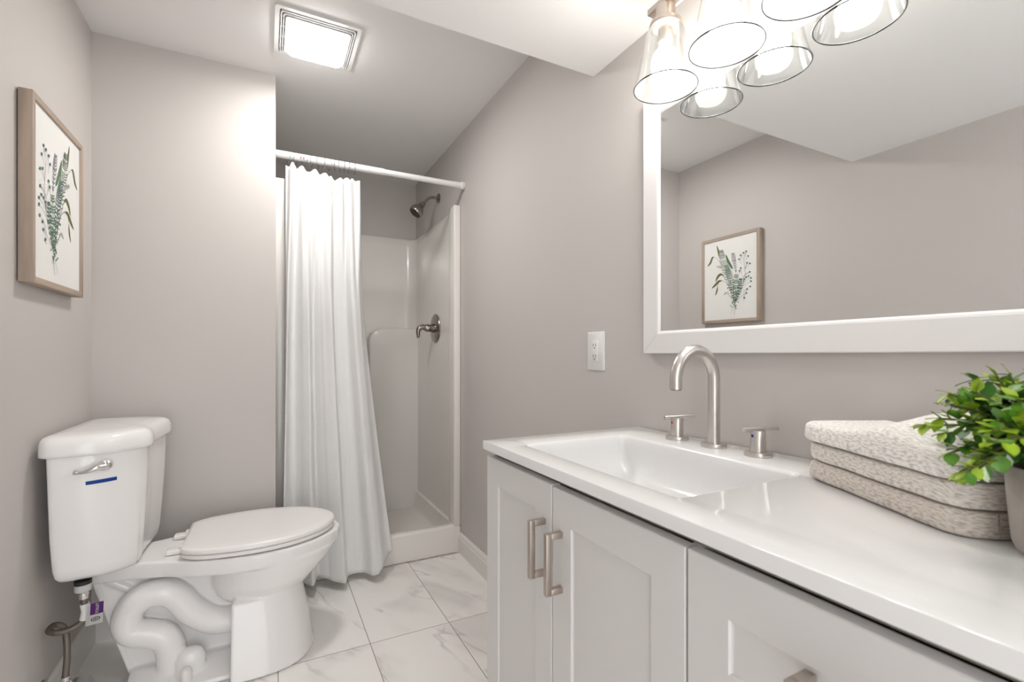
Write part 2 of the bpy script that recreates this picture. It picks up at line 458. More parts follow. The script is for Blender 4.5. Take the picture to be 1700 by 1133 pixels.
for nm, a, b_ in (('front_flange', x0, x0 + 0.04), ('front_flange', x1 - 0.037, x1)):
    obj(nm, box(NB(), a, b_, YF, 2.545, 0.146, 1.905, 0.004, 3), 'fiber', sh)
bm = NB()      # pan with a curb
o_ = rrect(0.492, 2.895, 0.455, 0.437, 0.01, 5)
rings = []
for z, ins, r, fy in ((0.0015, 0, 0.004, 0), (0.137, 0, 0.006, 0), (0.147, 0.004, 0.01, 0.004), (0.150, 0.012, 0.014, 0.012), (0.150, 0.030, 0.03, 0.042), (0.146, 0.036, 0.035, 0.05),
                     (0.06, 0.045, 0.05, 0.075), (0.040, 0.07, 0.06, 0.10), (0.032, 0.12, 0.08, 0.15)):
    ya = YF + fy; yb = 3.33 - ins
    rings.append([V((x, y, z)) for x, y in rrect(0.492, (ya + yb) / 2, 0.4560 - ins, (yb - ya) / 2, r, 5)])
loft(bm, rings); fixn(bm)
obj('pan', bm, 'fiber', sh, ang=50)
bm = NB(); lathe(bm, [(0.04, 0), (0.04, 0.003), (0.03, 0.004)], (0.49, 2.9, 0.0325)); obj('drain', fixn(bm), 'chrome', sh)
bm = NB()      # stained caulk line along the foot of the curb
rnd = random.Random(4)
pts = [V((0.05 + 0.88 * i / 60, YF - 0.0015, 0.0025 + rnd.uniform(-.0008, .0008))) for i in range(61)]
tube(bm, pts, [0.0016 + rnd.uniform(0, 0.0012) for _ in pts], 6)
tag(obj('caulk_bead', bm, 'caulk', loc=(0.49, YF, 0.002)), 'thin uneven grey-brown caulk line along the foot of the shower curb', 'caulk')

# shower head, valve
bm = None
s = thing('shower_head', 'dark brushed nickel shower head on a bent arm high on the shower wall', 'shower head', (0.948, 2.83, 2.05))
bm = NB(); lathe(bm, [(0.029, 0), (0.030, 0.004), (0.024, 0.009), (0.011, 0.012)], (0.9485, 2.83, 2.052), (-1, 0, 0)); obj('wall_flange', fixn(bm), 'dknickel', s)
arm = spline([(0.945, 2.83, 2.052), (0.915, 2.83, 2.053), (0.89, 2.83, 2.047), (0.868, 2.83, 2.028), (0.848, 2.83, 2.006)], 8)
obj('arm', tube(NB(), arm, 0.0085), 'dknickel', s)
ax = V((-0.62, -0.05, -0.78)).normalized()
bm = NB(); lathe(bm, [(0.012, -0.006), (0.015, 0.0), (0.015, 0.012), (0.019, 0.014), (0.019, 0.026), (0.024, 0.032), (0.037, 0.050), (0.0415, 0.066), (0.042, 0.082), (0.038, 0.088)], (0.850, 2.83, 2.008), ax, 40)
obj('spray_body', fixn(bm), 'dknickel', s)
bm = NB(); c0 = V((0.850, 2.83, 2.008))
lathe(bm, [(0.037, 0.0875), (0.034, 0.0895), (0.01, 0.091)], c0, ax)
u_ = ax.orthogonal().normalized(); w_ = ax.cross(u_)
for k in range(14):
    a = 2 * PI * k / 14
    lathe(bm, [(0.0035, 0.088), (0.003, 0.093)], c0 + (u_ * math.cos(a) + w_ * math.sin(a)) * 0.027, ax, 8)
obj('spray_face', fixn(bm), 'dark', s)
s = thing('shower_valve', 'dark brushed nickel round shower valve with a curved lever handle', 'shower valve', (0.925, 2.83, 1.247))
xw = x1 - 0.0195
bm = NB(); lathe(bm, [(0.086, 0), (0.089, 0.003), (0.086, 0.008), (0.06, 0.014), (0.035, 0.016)], (xw, 2.83, 1.247), (-1, 0, 0), 48); obj('escutcheon', fixn(bm), 'dknickel', s)
bm = NB(); lathe(bm, [(0.026, 0.012), (0.026, 0.03), (0.022, 0.033), (0.022, 0.045), (0.024, 0.048), (0.022, 0.062), (0.012, 0.078)], (xw, 2.83, 1.247), (-1, 0, 0)); obj('valve_stem', fixn(bm), 'dknickel', s)
hp = spline([(xw - 0.06, 2.83, 1.249), (xw - 0.085, 2.83, 1.252), (xw - 0.105, 2.83, 1.243), (xw - 0.112, 2.83, 1.222), (xw - 0.110, 2.83, 1.198), (xw - 0.113, 2.83, 1.186)], 6)
n_ = len(hp); obj('lever', tube(NB(), hp, [0.014 * (1 - i / n_) ** 0.8 + 0.0055 for i in range(n_)]), 'dknickel', s)

# ------------------------------------------------------------ curtain rod, curtain, rings
RY, RZ = 2.405, 1.995
s = thing('curtain_rod', 'white tension shower curtain rod spanning the alcove opening', 'curtain rod', (0.49, RY, RZ))
XRL = XL + 0.62 - 0.0
obj('tube', tube(NB(), [(XA - 0.03 + 0.033, RY, RZ), (0.52, RY, RZ)], 0.0165, 24), 'rod', s)
obj('inner_tube', tube(NB(), [(0.515, RY, RZ), (0.935, RY, RZ)], 0.0145, 24), 'rod', s)
bm = NB(); lathe(bm, [(0.0165, 0), (0.0165, -0.035), (0.021, -0.038), (0.021, -0.055), (0.019, -0.058)], (XR - 0.0585, RY, RZ), (-1, 0, 0)); obj('end_cap', fixn(bm), 'rod', s)

rnd = random.Random(11)
CW, CH = 150, 110
bm = NB(); uvl = bm.loops.layers.uv.new('UVMap')
def fold(sv, t):
    """depth of the cloth at width fraction sv, height fraction t (0 top, 1 hem)"""
    b_ = min(1.0, max(0.0, (t - 0.02) / 0.35)); b_ = b_ * b_ * (3 - 2 * b_)
    p = 2 * PI * (3.7 * sv + 0.25 * math.sin(4 * sv)) + 0.4 + 0.9 * t
    w = math.sin(p); broad = math.copysign(abs(w) ** 0.75, w)
    y = -0.012 * b_ - 0.037 * broad * b_ * (0.8 + 0.4 * t)
    y += 0.017 * (1 - 0.85 * b_) * math.sin(2 * PI * (6.6 * sv + 0.18 * math.sin(7 * sv)) + 1.0)
    y += 0.006 * b_ * math.sin(2 * PI * 7.7 * sv + 2.2 + 2.5 * t)
    y += 0.004 * math.sin(2 * PI * 13 * sv + 5 * t) * (1 - 0.6 * b_)
    for tc_, am in ((0.30, 0.0012), (0.49, 0.0012), (0.72, 0.0014)):      # packing creases across the cloth
        y += am * math.exp(-((t - tc_ - 0.004 * math.sin(30 * sv)) / 0.006) ** 2)
    return y + 0.0016 * noise.noise(V((sv * 14, t * 16, 3.3)))
grid = []
for j in range(CH + 1):
    t = j / CH; row = []
    for i in range(CW + 1):
        sv = i / CW
        xl = 0.078 - 0.020 * t
        xr = 0.405 + 0.03 * t + 0.115 * max(0, t - 0.25) ** 1.25 / 0.75 ** 1.25
        x = xl + (xr - xl) * sv
        x += 0.009 * math.cos(2 * PI * 3.7 * sv + 0.4 + 0.9 * t) * min(1, t * 2)
        scal = 0.013 * abs(math.cos(PI * (8.5 * sv + 0.3 * math.sin(9 * sv)))) * (1 + 0.7 * math.sin(17 * sv)) - 0.006
        ztop = 1.955 - 0.02 + 0.012 * math.sin(5.1 * sv + 1) + scal
        zbot = 0.045 + 0.012 * math.sin(7 * sv + 0.3) + (0.05 * max(0, sv - 0.86) / 0.14)
        z = ztop + (zbot - ztop) * t
        y = RY - 0.004 + fold(sv, t) - 0.055 * max(0, t - 0.45) / 0.55
        if sv > 0.9: y += 0.01 * (sv - 0.9) / 0.1
        y = min(y, 2.452 - 0.004) if z < 1.9 else y
        row.append(bm.verts.new((x, y, z)))
    grid.append(row)
for j in range(CH):
    for i in range(CW):
        f = bm.faces.new((grid[j][i], grid[j + 1][i], grid[j + 1][i + 1], grid[j][i + 1]))
        for l, (a, b_) in zip(f.loops, ((i, j), (i, j + 1), (i + 1, j + 1), (i + 1, j))):
            l[uvl].uv = (a / CW * 0.9, b_ / CH * 1.9)
bmesh.ops.recalc_face_normals(bm, faces=bm.faces)
cur = obj('shower_curtain', bm, 'curtain', loc=(0.25, RY, 1.95), ang=180)
tag(cur, 'white waffle-weave shower curtain gathered at the left of the rod', 'shower curtain')
so = cur.modifiers.new('thickness', 'SOLIDIFY'); so.thickness = 0.0016; so.offset = 0

ringbm = NB(); R_, r_ = 0.0225, 0.0020
loft_r = [[V((r_ * math.cos(b) , (R_ + r_ * math.sin(b)) * math.cos(a), (R_ * 1.15 + r_ * math.sin(b)) * math.sin(a))) for b in [2 * PI * q / 8 for q in range(8)]] for a in [2 * PI * k / 28 for k in range(29)]]
loft(ringbm, loft_r, False, False); bmesh.ops.remove_doubles(ringbm, verts=ringbm.verts, dist=1e-6)
r0 = obj('curtain_ring', fixn(ringbm), 'clear')
tag(r0, 'clear plastic curtain ring hooked over the white rod', 'curtain ring', 'clear rings along the curtain rod')
for k, x in enumerate([0.088, 0.118, 0.158, 0.186, 0.214, 0.240, 0.265, 0.288, 0.310, 0.332, 0.352, 0.380]):
    o = r0 if k == 0 else r0.copy()
    if k: C.objects.link(o)
    o.location = (x, RY, RZ - 0.0085); o.rotation_euler = (0, 0, random.Random(k).uniform(-0.5, 0.5))
bm = NB(); 
for dx in (0, 0.012): lathe(bm, [(0.0035, 0), (0.0035, 0.0012), (0.002, 0.0018)], (0.140 + dx, RY - 0.0166, RZ - 0.006), (0, -1, -0.3), 12)
obj('red_mark', fixn(bm), 'red', s)['label'] = 'pair of small red printed dots'

# ------------------------------------------------------------ exhaust fan with light
s = thing('fan_light', 'square white bathroom exhaust fan with a bright lit centre on the ceiling', 'exhaust fan light', (0.172, 1.978, ZH))
cx, cy = 0.172, 1.978
def ringframe(bm, ho, hi, z0, z1, ra=0.012, mi=0):
    A = rrect(cx, cy, ho, ho, ra, 5); B = rrect(cx, cy, hi, hi, max(ra - (ho - hi) * .5, 0.004), 5)
    seq = [[V((x, y, z1)) for x, y in B], [V((x, y, z0)) for x, y in B], [V((x, y, z0)) for x, y in A], [V((x, y, z1)) for x, y in A]]
    loft(bm, seq + [seq[0]], False, False, mi=mi)
bm = NB()
ringframe(bm, 0.146, 0.130, ZH - 0.008, ZH)
ringframe(bm, 0.127, 0.122, ZH - 0.011, ZH - 0.002); ringframe(bm, 0.119, 0.114, ZH - 0.014, ZH - 0.002); ringframe(bm, 0.1115, 0.1005, ZH - 0.018, ZH - 0.002)
for a in range(4):      # ribs holding the grille rings together
    for q in (-0.092, -0.03, 0.03, 0.092):
        b_ = NB(); box(b_, cx + 0.108, cx + 0.132, cy + q - 0.003, cy + q + 0.003, ZH - 0.008, ZH - 0.002)
        bmesh.ops.rotate(b_, verts=b_.verts, cent=(cx, cy, 0), matrix=Matrix.Rotation(a * PI / 2, 3, 'Z'))
        tm = bpy.data.meshes.new('x'); b_.to_mesh(tm); b_.free(); bm.from_mesh(tm); bpy.data.meshes.remove(tm)
bmesh.ops.remove_doubles(bm, verts=bm.verts, dist=1e-6)
obj('grille', fixn(bm), 'plastic', s)
obj('grille_backing', box(NB(), cx - 0.128, cx + 0.128, cy - 0.128, cy + 0.128, ZH - 0.002, ZH - 0.0005), 'dark', s)
bm = NB(); rings = [[V((x, y, z)) for x, y in rrect(cx, cy, h, h, 0.018, 6)] for z, h in ((ZH - 0.016, 0.100), (ZH - 0.030, 0.0985), (ZH - 0.038, 0.094), (ZH - 0.041, 0.084))]
loft(bm, rings); fixn(bm)
for f in bm.faces: f.material_index = 1 if f.normal.z < -0.6 else 0
obj('light_lens', bm, ['lensside', 'lens'], s)

# ------------------------------------------------------------ framed botanical print (left wall)
FY0, FY1, FZ0, FZ1 = 1.708, 2.100, 1.275, 1.788
fx0, fx1 = XL + 0.003, XL + 0.033
s = thing('framed_print', 'limed wood framed print of a green wildflower and fern bouquet on the left wall', 'framed picture', (XL, (FY0 + FY1) / 2, FZ0))
fw = 0.018
for nm, y0_, y1_, z0_, z1_, mt in (('frame_stile', FY0, FY0 + fw, FZ0, FZ1, 'wood'), ('frame_stile', FY1 - fw, FY1, FZ0, FZ1, 'wood'),
                               ('frame_rail', FY0 + fw, FY1 - fw, FZ0, FZ0 + fw, 'woodh'), ('frame_rail', FY0 + fw, FY1 - fw, FZ1 - fw, FZ1, 'woodh')):
    obj(nm, box(NB(), fx0, fx1, y0_, y1_, z0_, z1_, 0.0012, 2), mt, s)
PX = fx1 - 0.006
obj('paper_sheet', box(NB(), PX - 0.003, PX, FY0 + fw, FY1 - fw, FZ0 + fw, FZ1 - fw), 'paper', s)
obj('backing_board', box(NB(), fx0 - 0.002, PX - 0.0035, FY0 + 0.004, FY1 - 0.004, FZ0 + 0.004, FZ1 - 0.004), 'dark', s)
inks = ['ink1', 'ink2', 'ink3', 'ink4', 'ink5', 'ink6']
art = NB()
def pt(px, py, lift=0.0):
    a = (px - 100) / 550.0
    top = 262 - 137 * a; bot = 1032 - 54 * a
    b_ = (py - top) / (bot - top)
    return V((PX + 0.0006 + lift, (FY1 - fw) + (FY0 + fw - FY1 + fw) * a, (FZ1 - fw) + (FZ0 + fw - FZ1 + fw) * b_))
lift_n = [0]
def blade(pts, w, mi):
    """leaf or stem: a thin tapering printed stroke through pixel points"""
    lift_n[0] += 1
    lf = 0.000002 * lift_n[0]
    P_ = [p for p in spline([(x, y, 0) for x, y in pts], 6)]
    n = len(P_); L_, R2 = [], []
    for i, p in enumerate(P_):
        t = (P_[min(i + 1, n - 1)] - P_[max(i - 1, 0)]).normalized(); nn = V((-t.y, t.x, 0))
        ww = w if not callable(w) else w(i / (n - 1))
        L_.append(art.verts.new(pt(p.x + nn.x * ww, p.y + nn.y * ww, lf))); R2.append(art.verts.new(pt(p.x - nn.x * ww, p.y - nn.y * ww, lf)))
    for i in range(n - 1):
        art.faces.new((L_[i], L_[i + 1], R2[i + 1], R2[i])).material_index = mi
leafw = lambda m: (lambda t: m * (math.sin(PI * min(1, t * 1.02 + .02)) ** 0.7) + 0.6)
blade([(240, 270), (256, 330), (262, 385)], leafw(8), 1)
blade([(132, 485), (165, 450), (190, 395), (212, 386)], leafw(9), 1)
blade([(212, 386), (260, 420), (330, 500)], 1.2, 0)
blade([(270, 430), (285, 400), (262, 380)], 1.0, 0)
blade([(226, 632), (250, 585), (285, 558), (318, 580)], leafw(11), 1)
blade([(318, 580), (350, 640), (400, 740)], 1.4, 0)
blade([(182, 702), (225, 665), (262, 628), (300, 620)], leafw(11), 1)
blade([(300, 620), (350, 650), (400, 750)], 1.4, 0)
blade([(222, 772), (240, 725), (248, 675)], leafw(7), 1)
blade([(248, 675), (262, 640), (300, 622)], 1.1, 0)
blade([(338, 360), (360, 420), (395, 480), (412, 505)], leafw(13), 5)
blade([(345, 370), (352, 450), (380, 560)], 2.0, 1)
rnd = random.Random(5)
def fern(path, wid, n, mi, w=3.0, droop=0.35):
    P_ = spline([(x, y, 0) for x, y in path], 10); m = len(P_)
    blade(path, 1.5, mi)
    for k in range(n):
        f_ = k / (n - 1); i = min(m - 2, int(f_ * (m - 1))); p = P_[i]; t = (P_[i + 1] - P_[i]).normalized()
        ww = wid * (0.25 + 0.75 * math.sin(PI * min(1, 0.12 + f_ * 0.85)))
        for sgn in (1, -1):
            nn = V((-t.y, t.x, 0)) * sgn
            e = p + nn * ww - t * ww * droop
            q = p + nn * ww * 0.5 - t * ww * droop * 0.2
            blade([(p.x, p.y), (q.x, q.y), (e.x, e.y)], leafw(w), mi)
fern([(285, 318), (300, 400), (340, 560), (425, 830)], 40, 26, 0, 2.0)
fern([(345, 470), (385, 600), (430, 840)], 36, 24, 3, 3.4)
fern([(445, 560), (440, 700), (432, 850)], 34, 16, 5, 3.6)
fern([(412, 350), (425, 430), (445, 540)], 24, 12, 2, 2.2, 0.9)
fern([(245, 480), (300, 500), (360, 600)], 16, 9, 4, 2.2)
fern([(320, 760), (350, 740), (400, 800)], 12, 7, 4, 1.6)
fern([(490, 600), (480, 700), (440, 830)], 26, 12, 3, 5.0)
for k in range(46):
    x = rnd.gauss(432, 22); y = rnd.uniform(620, 885)
    x = 430 + (x - 430) * (1.6 - (y - 620) / 330)
    a = rnd.uniform(0, 2 * PI); l_ = rnd.uniform(8, 17)
    blade([(x, y), (x + l_ * math.cos(a), y + l_ * math.sin(a))], leafw(5), rnd.choice([0, 3, 5, 5, 1]))
blade([(455, 810), (520, 640), (535, 520), (522, 400), (545, 325)], 1.3, 4)
blade([(450, 820), (540, 740)], 1.2, 4)
blade([(470, 700), (530, 560), (580, 530)], 1.2, 4)
blade([(440, 640), (470, 560), (490, 495)], 1.2, 4)
dots = [(545, 325), (520, 340), (490, 365), (475, 405), (565, 372), (555, 440), (582, 446), (492, 492), (480, 520), (580, 530), (568, 572), (545, 582), (525, 602), (592, 590), (592, 622), (585, 675), (556, 702), (548, 740), (528, 788)]
for x, y in dots:
    for q in range(3):
        a = rnd.uniform(0, 2 * PI); blade([(x - 9 * math.cos(a), y - 9 * math.sin(a)), (x + 9 * math.cos(a), y + 9 * math.sin(a))], leafw(8), 3)
    bx_ = 500 if x < 530 else 535
    if y > 500: bx_ = 515
    blade([(x, y), ((x + bx_) / 2, y + 22), (bx_, min(800, y + 52))], 1.0, 4)
blade([(430, 870), (405, 915), (385, 952)], 1.0, 4); blade([(438, 880), (432, 920), (424, 960)], 1.1, 0); blade([(425, 860), (440, 900), (452, 885)], 1.3, 5)
obj('botanical_drawing', art, inks, s, smooth=False)['label'] = 'printed sprigs, ferns, lavender and round seed heads in sage green'

# ------------------------------------------------------------ toilet
TY = 2.025
s = toilet = thing('toilet', 'white two-piece toilet with closed lid and moulded trapway against the left wall', 'toilet', (-0.15, TY, 0.0))
def rimw(x):
    tab = [(-0.53, 0.075), (-0.45, 0.085), (-0.38, 0.10), (-0.30, 0.125), (-0.22, 0.168), (-0.12, 0.198), (-0.02, 0.208), (0.08, 0.193), (0.16, 0.153), (0.22, 0.100), (0.25, 0.056), (0.264, 0.0)]
    for (a, wa), (b_, wb) in zip(tab[:-1], tab[1:]):
        if a <= x <= b_: return wa + (wb - wa) * (x - a) / (b_ - a)
    return 0
def outline(n=40):
    top = []
    for i in range(n + 1):
        q = i / n; x = -0.51 + 0.774 * math.sin(q * PI / 2); top.append((x, rimw(x)))
    pts = [(x, TY - w) for x, w in top] + [(x, TY + w) for x, w in reversed(top[:-1])]
    return pts
bm = NB()
def slab(z, k, dx=0.0):
    return [V((-0.14 + dx + (x + 0.14) * k, TY + (y - TY) * k, z)) for x, y in outline()]
loft(bm, [slab(0.352, 0.955, 0.002), slab(0.360, 0.985), slab(0.375, 0.998), slab(0.398, 1.0), slab(0.407, 0.99)])
# bowl body: egg sections shrinking downward
def egg(cx_, cy_, a, b_, z, back=None, n=40):
    back = back or a
    return [V((cx_ + (a if math.cos(t) > 0 else back) * math.cos(t), cy_ + b_ * math.sin(t), z)) for t in [2 * PI * k / n for k in range(n)]]
loft(bm, [egg(0.0, TY, 0.03, 0.04, 0.168), egg(0.0, TY, 0.075, 0.10, 0.182, 0.09), egg(0.0, TY, 0.11, 0.135, 0.205, 0.13), egg(0.0, TY, 0.14, 0.158, 0.235, 0.165), egg(0.01, TY, 0.170, 0.178, 0.275, 0.19), egg(0.02, TY, 0.203, 0.189, 0.320, 0.20), egg(0.02, TY, 0.232, 0.198, 0.365, 0.21)])
# front column, D-shaped footprint, flaring to the floor
def dshape(xb, xf, hw, z, cyy=2.0):
    pts = []
    for k in range(33):
        t = -PI / 2 + PI * k / 32; e = 0.5
        c_, s_ = math.cos(t), math.sin(t)
        pts.append(V((xb + 0.0005 + (xf - xb - 0.0005) * abs(c_) ** e, cyy + hw * math.copysign(abs(s_) ** 1.0, s_), z)))
    return [V((xb, cyy - hw, z))] + pts + [V((xb, cyy + hw, z))]
loft(bm, [dshape(-0.106, 0.166, 0.204, 0.001), dshape(-0.106, 0.160, 0.200, 0.012), dshape(-0.106, 0.148, 0.180, 0.09), dshape(-0.106, 0.134, 0.160, 0.17), dshape(-0.106, 0.118, 0.143, 0.235), dshape(-0.09, 0.09, 0.11, 0.25)])
# central web with sloped rear edge
loft(bm, [[V((-0.498, y, 0.372)), V((-0.392, y, 0.02)), V((-0.392, y, 0.001)), V((-0.08, y, 0.001)), V((-0.08, y, 0.36)), V((-0.2, y, 0.372))] for y in (1.972, 2.078)])
# raised border ribs on the web (rear edge and bottom)
tube(bm, [(-0.492, 1.972, 0.358), (-0.392, 1.972, 0.02)], 0.0085, 10)
tube(bm, [(-0.46, 1.975, 0.352), (-0.385, 1.972, 0.30)], 0.013, 10)
# foot plate
loft(bm, [[V((x, y, z)) for x, y in rrect(-0.24, 2.0, 0.158, hw, 0.03, 5)] for z, hw in ((0.001, 0.165), (0.018, 0.16), (0.03, 0.12), (0.05, 0.06))])
# trapway
trap = spline([(-0.06, 1.965, 0.150), (-0.115, 1.955, 0.148), (-0.172, 1.950, 0.162), (-0.228, 1.945, 0.212), (-0.262, 1.943, 0.262), (-0.30, 1.940, 0.292), (-0.352, 1.940, 0.292), (-0.392, 1.940, 0.258),
               (-0.402, 1.940, 0.214), (-0.385, 1.940, 0.180), (-0.345, 1.938, 0.166), (-0.305, 1.936, 0.148), (-0.285, 1.935, 0.105), (-0.282, 1.94, 0.03)], 6)
tube(bm, trap, 0.043, 20)
loft(bm, [[V((-0.225 + rr * math.cos(t) * 1.25, 1.905 + rr * math.sin(t) * 0.9, z)) for t in [2 * PI * k / 20 for k in range(20)]] for z, rr in ((0.02, 0.035), (0.075, 0.035), (0.098, 0.026), (0.106, 0.012))])
bm = remeshed(bm, 0.0045, 5, 0.5)
obj('bowl', bm, 'porc', s, ang=180)
# caulk-free floor shadow line needs nothing; bolt caps
for yy in (1.862, 2.14):
    bm = NB(); lathe(bm, [(0.0165, 0), (0.0165, 0.030), (0.014, 0.038), (0.006, 0.042)], (-0.232, yy, 0.022), (0, 0, 1), 24); obj('bolt_cap', fixn(bm), 'seat', s)

# seat and lid
def seatring(z, grow, cxx=0.0):
    tab = [(-0.252, 0.135), (-0.23, 0.160), (-0.18, 0.185), (-0.10, 0.200), (-0.03, 0.204), (0.05, 0.193), (0.13, 0.162), (0.19, 0.115), (0.222, 0.07), (0.238, 0.03), (0.241, 0.0)]
    P_ = spline([(x, w, 0) for x, w in tab], 4)
    base = [(p.x, TY - max(0, p.y)) for p in P_] + [(p.x, TY + max(0, p.y)) for p in reversed(P_[:-1])]
    if grow < 0:      # shrink about the middle so the outline never crosses itself
        kx, ky = 1 + grow / 0.245, 1 + grow / 0.204
        return [V((x * kx, TY + (y - TY) * ky, z)) for x, y in base]
    return [V((x, y, z)) for x, y in base]
bm = NB(); loft(bm, [seatring(0.411, -0.006), seatring(0.414, -0.002), seatring(0.4245, -0.002), seatring(0.4265, -0.005)]); obj('seat', fixn(bm), 'seat', s, ang=50)
bm = NB(); loft(bm, [seatring(0.4285, -0.003), seatring(0.430, 0.0), seatring(0.441, 0.0), seatring(0.4455, -0.004), seatring(0.4472, -0.012), seatring(0.4485, -0.05)]); obj('seat_lid', fixn(bm), 'seat', s, ang=60)
for yy in (1.962, 2.115):
    bm = NB(); box(bm, -0.300, -0.248, yy - 0.019, yy + 0.019, 0.408, 0.424, 0.004, 3); box(bm, -0.266, -0.235, yy - 0.014, yy + 0.014, 0.412, 0.434, 0.004, 3)
    obj('hinge', bm, 'seat', s)
# tank: bowed near and far sides, nearly flat front with soft shoulders
def tankplan(z, side=0.0, front=0.0, tuck=0.0, back=0.0):
    half = [(-0.568, -0.225 - side), (-0.545, -0.243 - side), (-0.50, -0.243 - side), (-0.45, -0.236 - side), (-0.40, -0.214 - side), (-0.365, -0.180 - side * .9), (-0.343 + front, -0.150 - side * .6), (-0.337 + front, -0.125 - side * .4), (-0.341 + front, -0.08), (-0.341 + front, -0.02), (-0.338 + front, 0.04), (-0.334 + front, 0.10),
            (-0.332 + front, 0.150 + side * .5), (-0.340 + front, 0.192 + side * .8), (-0.375, 0.222 + side), (-0.43, 0.243 + side), (-0.50, 0.249 + side), (-0.545, 0.247 + side), (-0.568, 0.228 + side)]
    P_ = spline([(max(x, -0.568 + back), y, 0) for x, y in half], 4)
    pts = [(p.x, p.y) for p in P_]
    c_ = V((-0.46, 0, 0))
    return [V((c_.x + (x - c_.x) * (1 - tuck), TY + y * (1 - tuck), z)) for x, y in pts]
bm = NB()
loft(bm, [tankplan(0.413, -0.03, -0.02, 0.16, 0.03), tankplan(0.422, -0.03, -0.02, 0.07, 0.03), tankplan(0.436, -0.027, -0.02, 0.02, 0.028), tankplan(0.46, -0.024, -0.018, 0.004, 0.026), tankplan(0.55, -0.018, -0.012, 0, 0.022), tankplan(0.67, -0.010, -0.006, 0, 0.016), tankplan(0.789, -0.004, -0.002, 0, 0.012)])
obj('tank', fixn(bm), 'porc', s, ang=60)
bm = NB()
loft(bm, [tankplan(0.790, 0.004, 0.004), tankplan(0.792, 0.010, 0.010), tankplan(0.80, 0.012, 0.012), tankplan(0.825, 0.010, 0.010), tankplan(0.838, 0.006, 0.006, 0.01), tankplan(0.845, 0.0, 0.0, 0.035), tankplan(0.849, -0.004, -0.004, 0.10), tankplan(0.852, -0.01, -0.01, 0.35)])
obj('tank_lid', fixn(bm), 'porc', s, ang=60)
# lever on the near side of the tank
ly = TY - 0.240
bm = NB(); lathe(bm, [(0.017, 0), (0.0175, 0.004), (0.015, 0.010), (0.008, 0.013)], (-0.424, ly + 0.018, 0.757), (0.25, -1, 0), 28)
obj('lever_boss', fixn(bm), 'chrome', s)
lp = spline([(-0.422, ly - 0.004, 0.758), (-0.436, ly - 0.014, 0.757), (-0.452, ly - 0.018, 0.750), (-0.470, ly - 0.018, 0.746), (-0.486, ly - 0.016, 0.748)], 5)
n_ = len(lp); obj('flush_lever', tube(NB(), lp, [0.0125 - 0.0075 * min(1, i / n_ * 1.5) + (0.0015 if i > n_ - 4 else 0) for i in range(n_)]), 'chrome', s)['label'] = 'chrome flush lever'
# strip of blue tape following the porcelain
bm = NB(); up, lo = [], []
prof_ = tankplan(0.71, -0.008, -0.005, 0, 0.015)[:26]
def on_side(x, z):
    for a, b_ in zip(prof_[:-1], prof_[1:]):
        if min(a.x, b_.x) <= x <= max(a.x, b_.x) and b_.x > a.x:
            f_ = (x - a.x) / (b_.x - a.x); return a.y + (b_.y - a.y) * f_
    return TY - 0.23
for k in range(9):
    x = -0.466 + 0.066 * k / 8; zc = 0.709 + 0.002 * k / 8
    yy = on_side(x, zc) - 0.0022
    up.append(bm.verts.new((x, yy, zc + 0.0052))); lo.append(bm.verts.new((x, yy + 0.0002, zc - 0.0052)))
for k in range(8): bm.faces.new((lo[k], lo[k + 1], up[k + 1], up[k]))
bmesh.ops.solidify(bm, geom=bm.faces[:], thickness=0.0003)
obj('tape_strip', bm, 'tape', s)['label'] = 'short strip of bright blue tape'

# water supply hose with its tag
s = thing('supply_hose', 'braided steel water supply hose looping below the toilet tank, with a purple tag', 'water hose', (-0.50, 1.86, 0.2))
bm = NB(); lathe(bm, [(0.020, 0.0), (0.020, 0.022)], (-0.486, 1.846, 0.380), (0, 0, 1), 20); obj('coupling_nut', fixn(bm), 'greyplastic', s)['label'] = 'grey plastic ribbed coupling nut'
bm = NB(); lathe(bm, [(0.021, 0.0), (0.021, 0.010)], (-0.486, 1.846, 0.4005), (0, 0, 1), 20); obj('washer', fixn(bm), 'black', s)
bm = NB(); lathe(bm, [(0.011, 0), (0.011, 0.008), (0.013, 0.012), (0.011, 0.016), (0.013, 0.020), (0.011, 0.024)], (-0.485, 1.846, 0.356), (0, 0, 1), 20); obj('ferrule', fixn(bm), 'chrome', s)
hose = spline([(-0.485, 1.846, 0.360), (-0.481, 1.846, 0.335), (-0.478, 1.846, 0.310), (-0.490, 1.850, 0.285), (-0.515, 1.845, 0.272), (-0.545, 1.845, 0.270), (-0.566, 1.858, 0.274), (-0.562, 1.885, 0.276), (-0.545, 1.895, 0.262), (-0.535, 1.885, 0.235), (-0.530, 1.875, 0.18), (-0.532, 1.868, 0.125)], 8)
obj('braided_tube', tube(NB(), hose, 0.0085, 14), 'braid', s)
bm = NB(); tube(bm, [(-0.482, 1.846, 0.340), (-0.479, 1.846, 0.318), (-0.483, 1.845, 0.293)], 0.0115, 14); obj('wrap_label', bm, 'paper', s)['label'] = 'white wrap-around paper label'
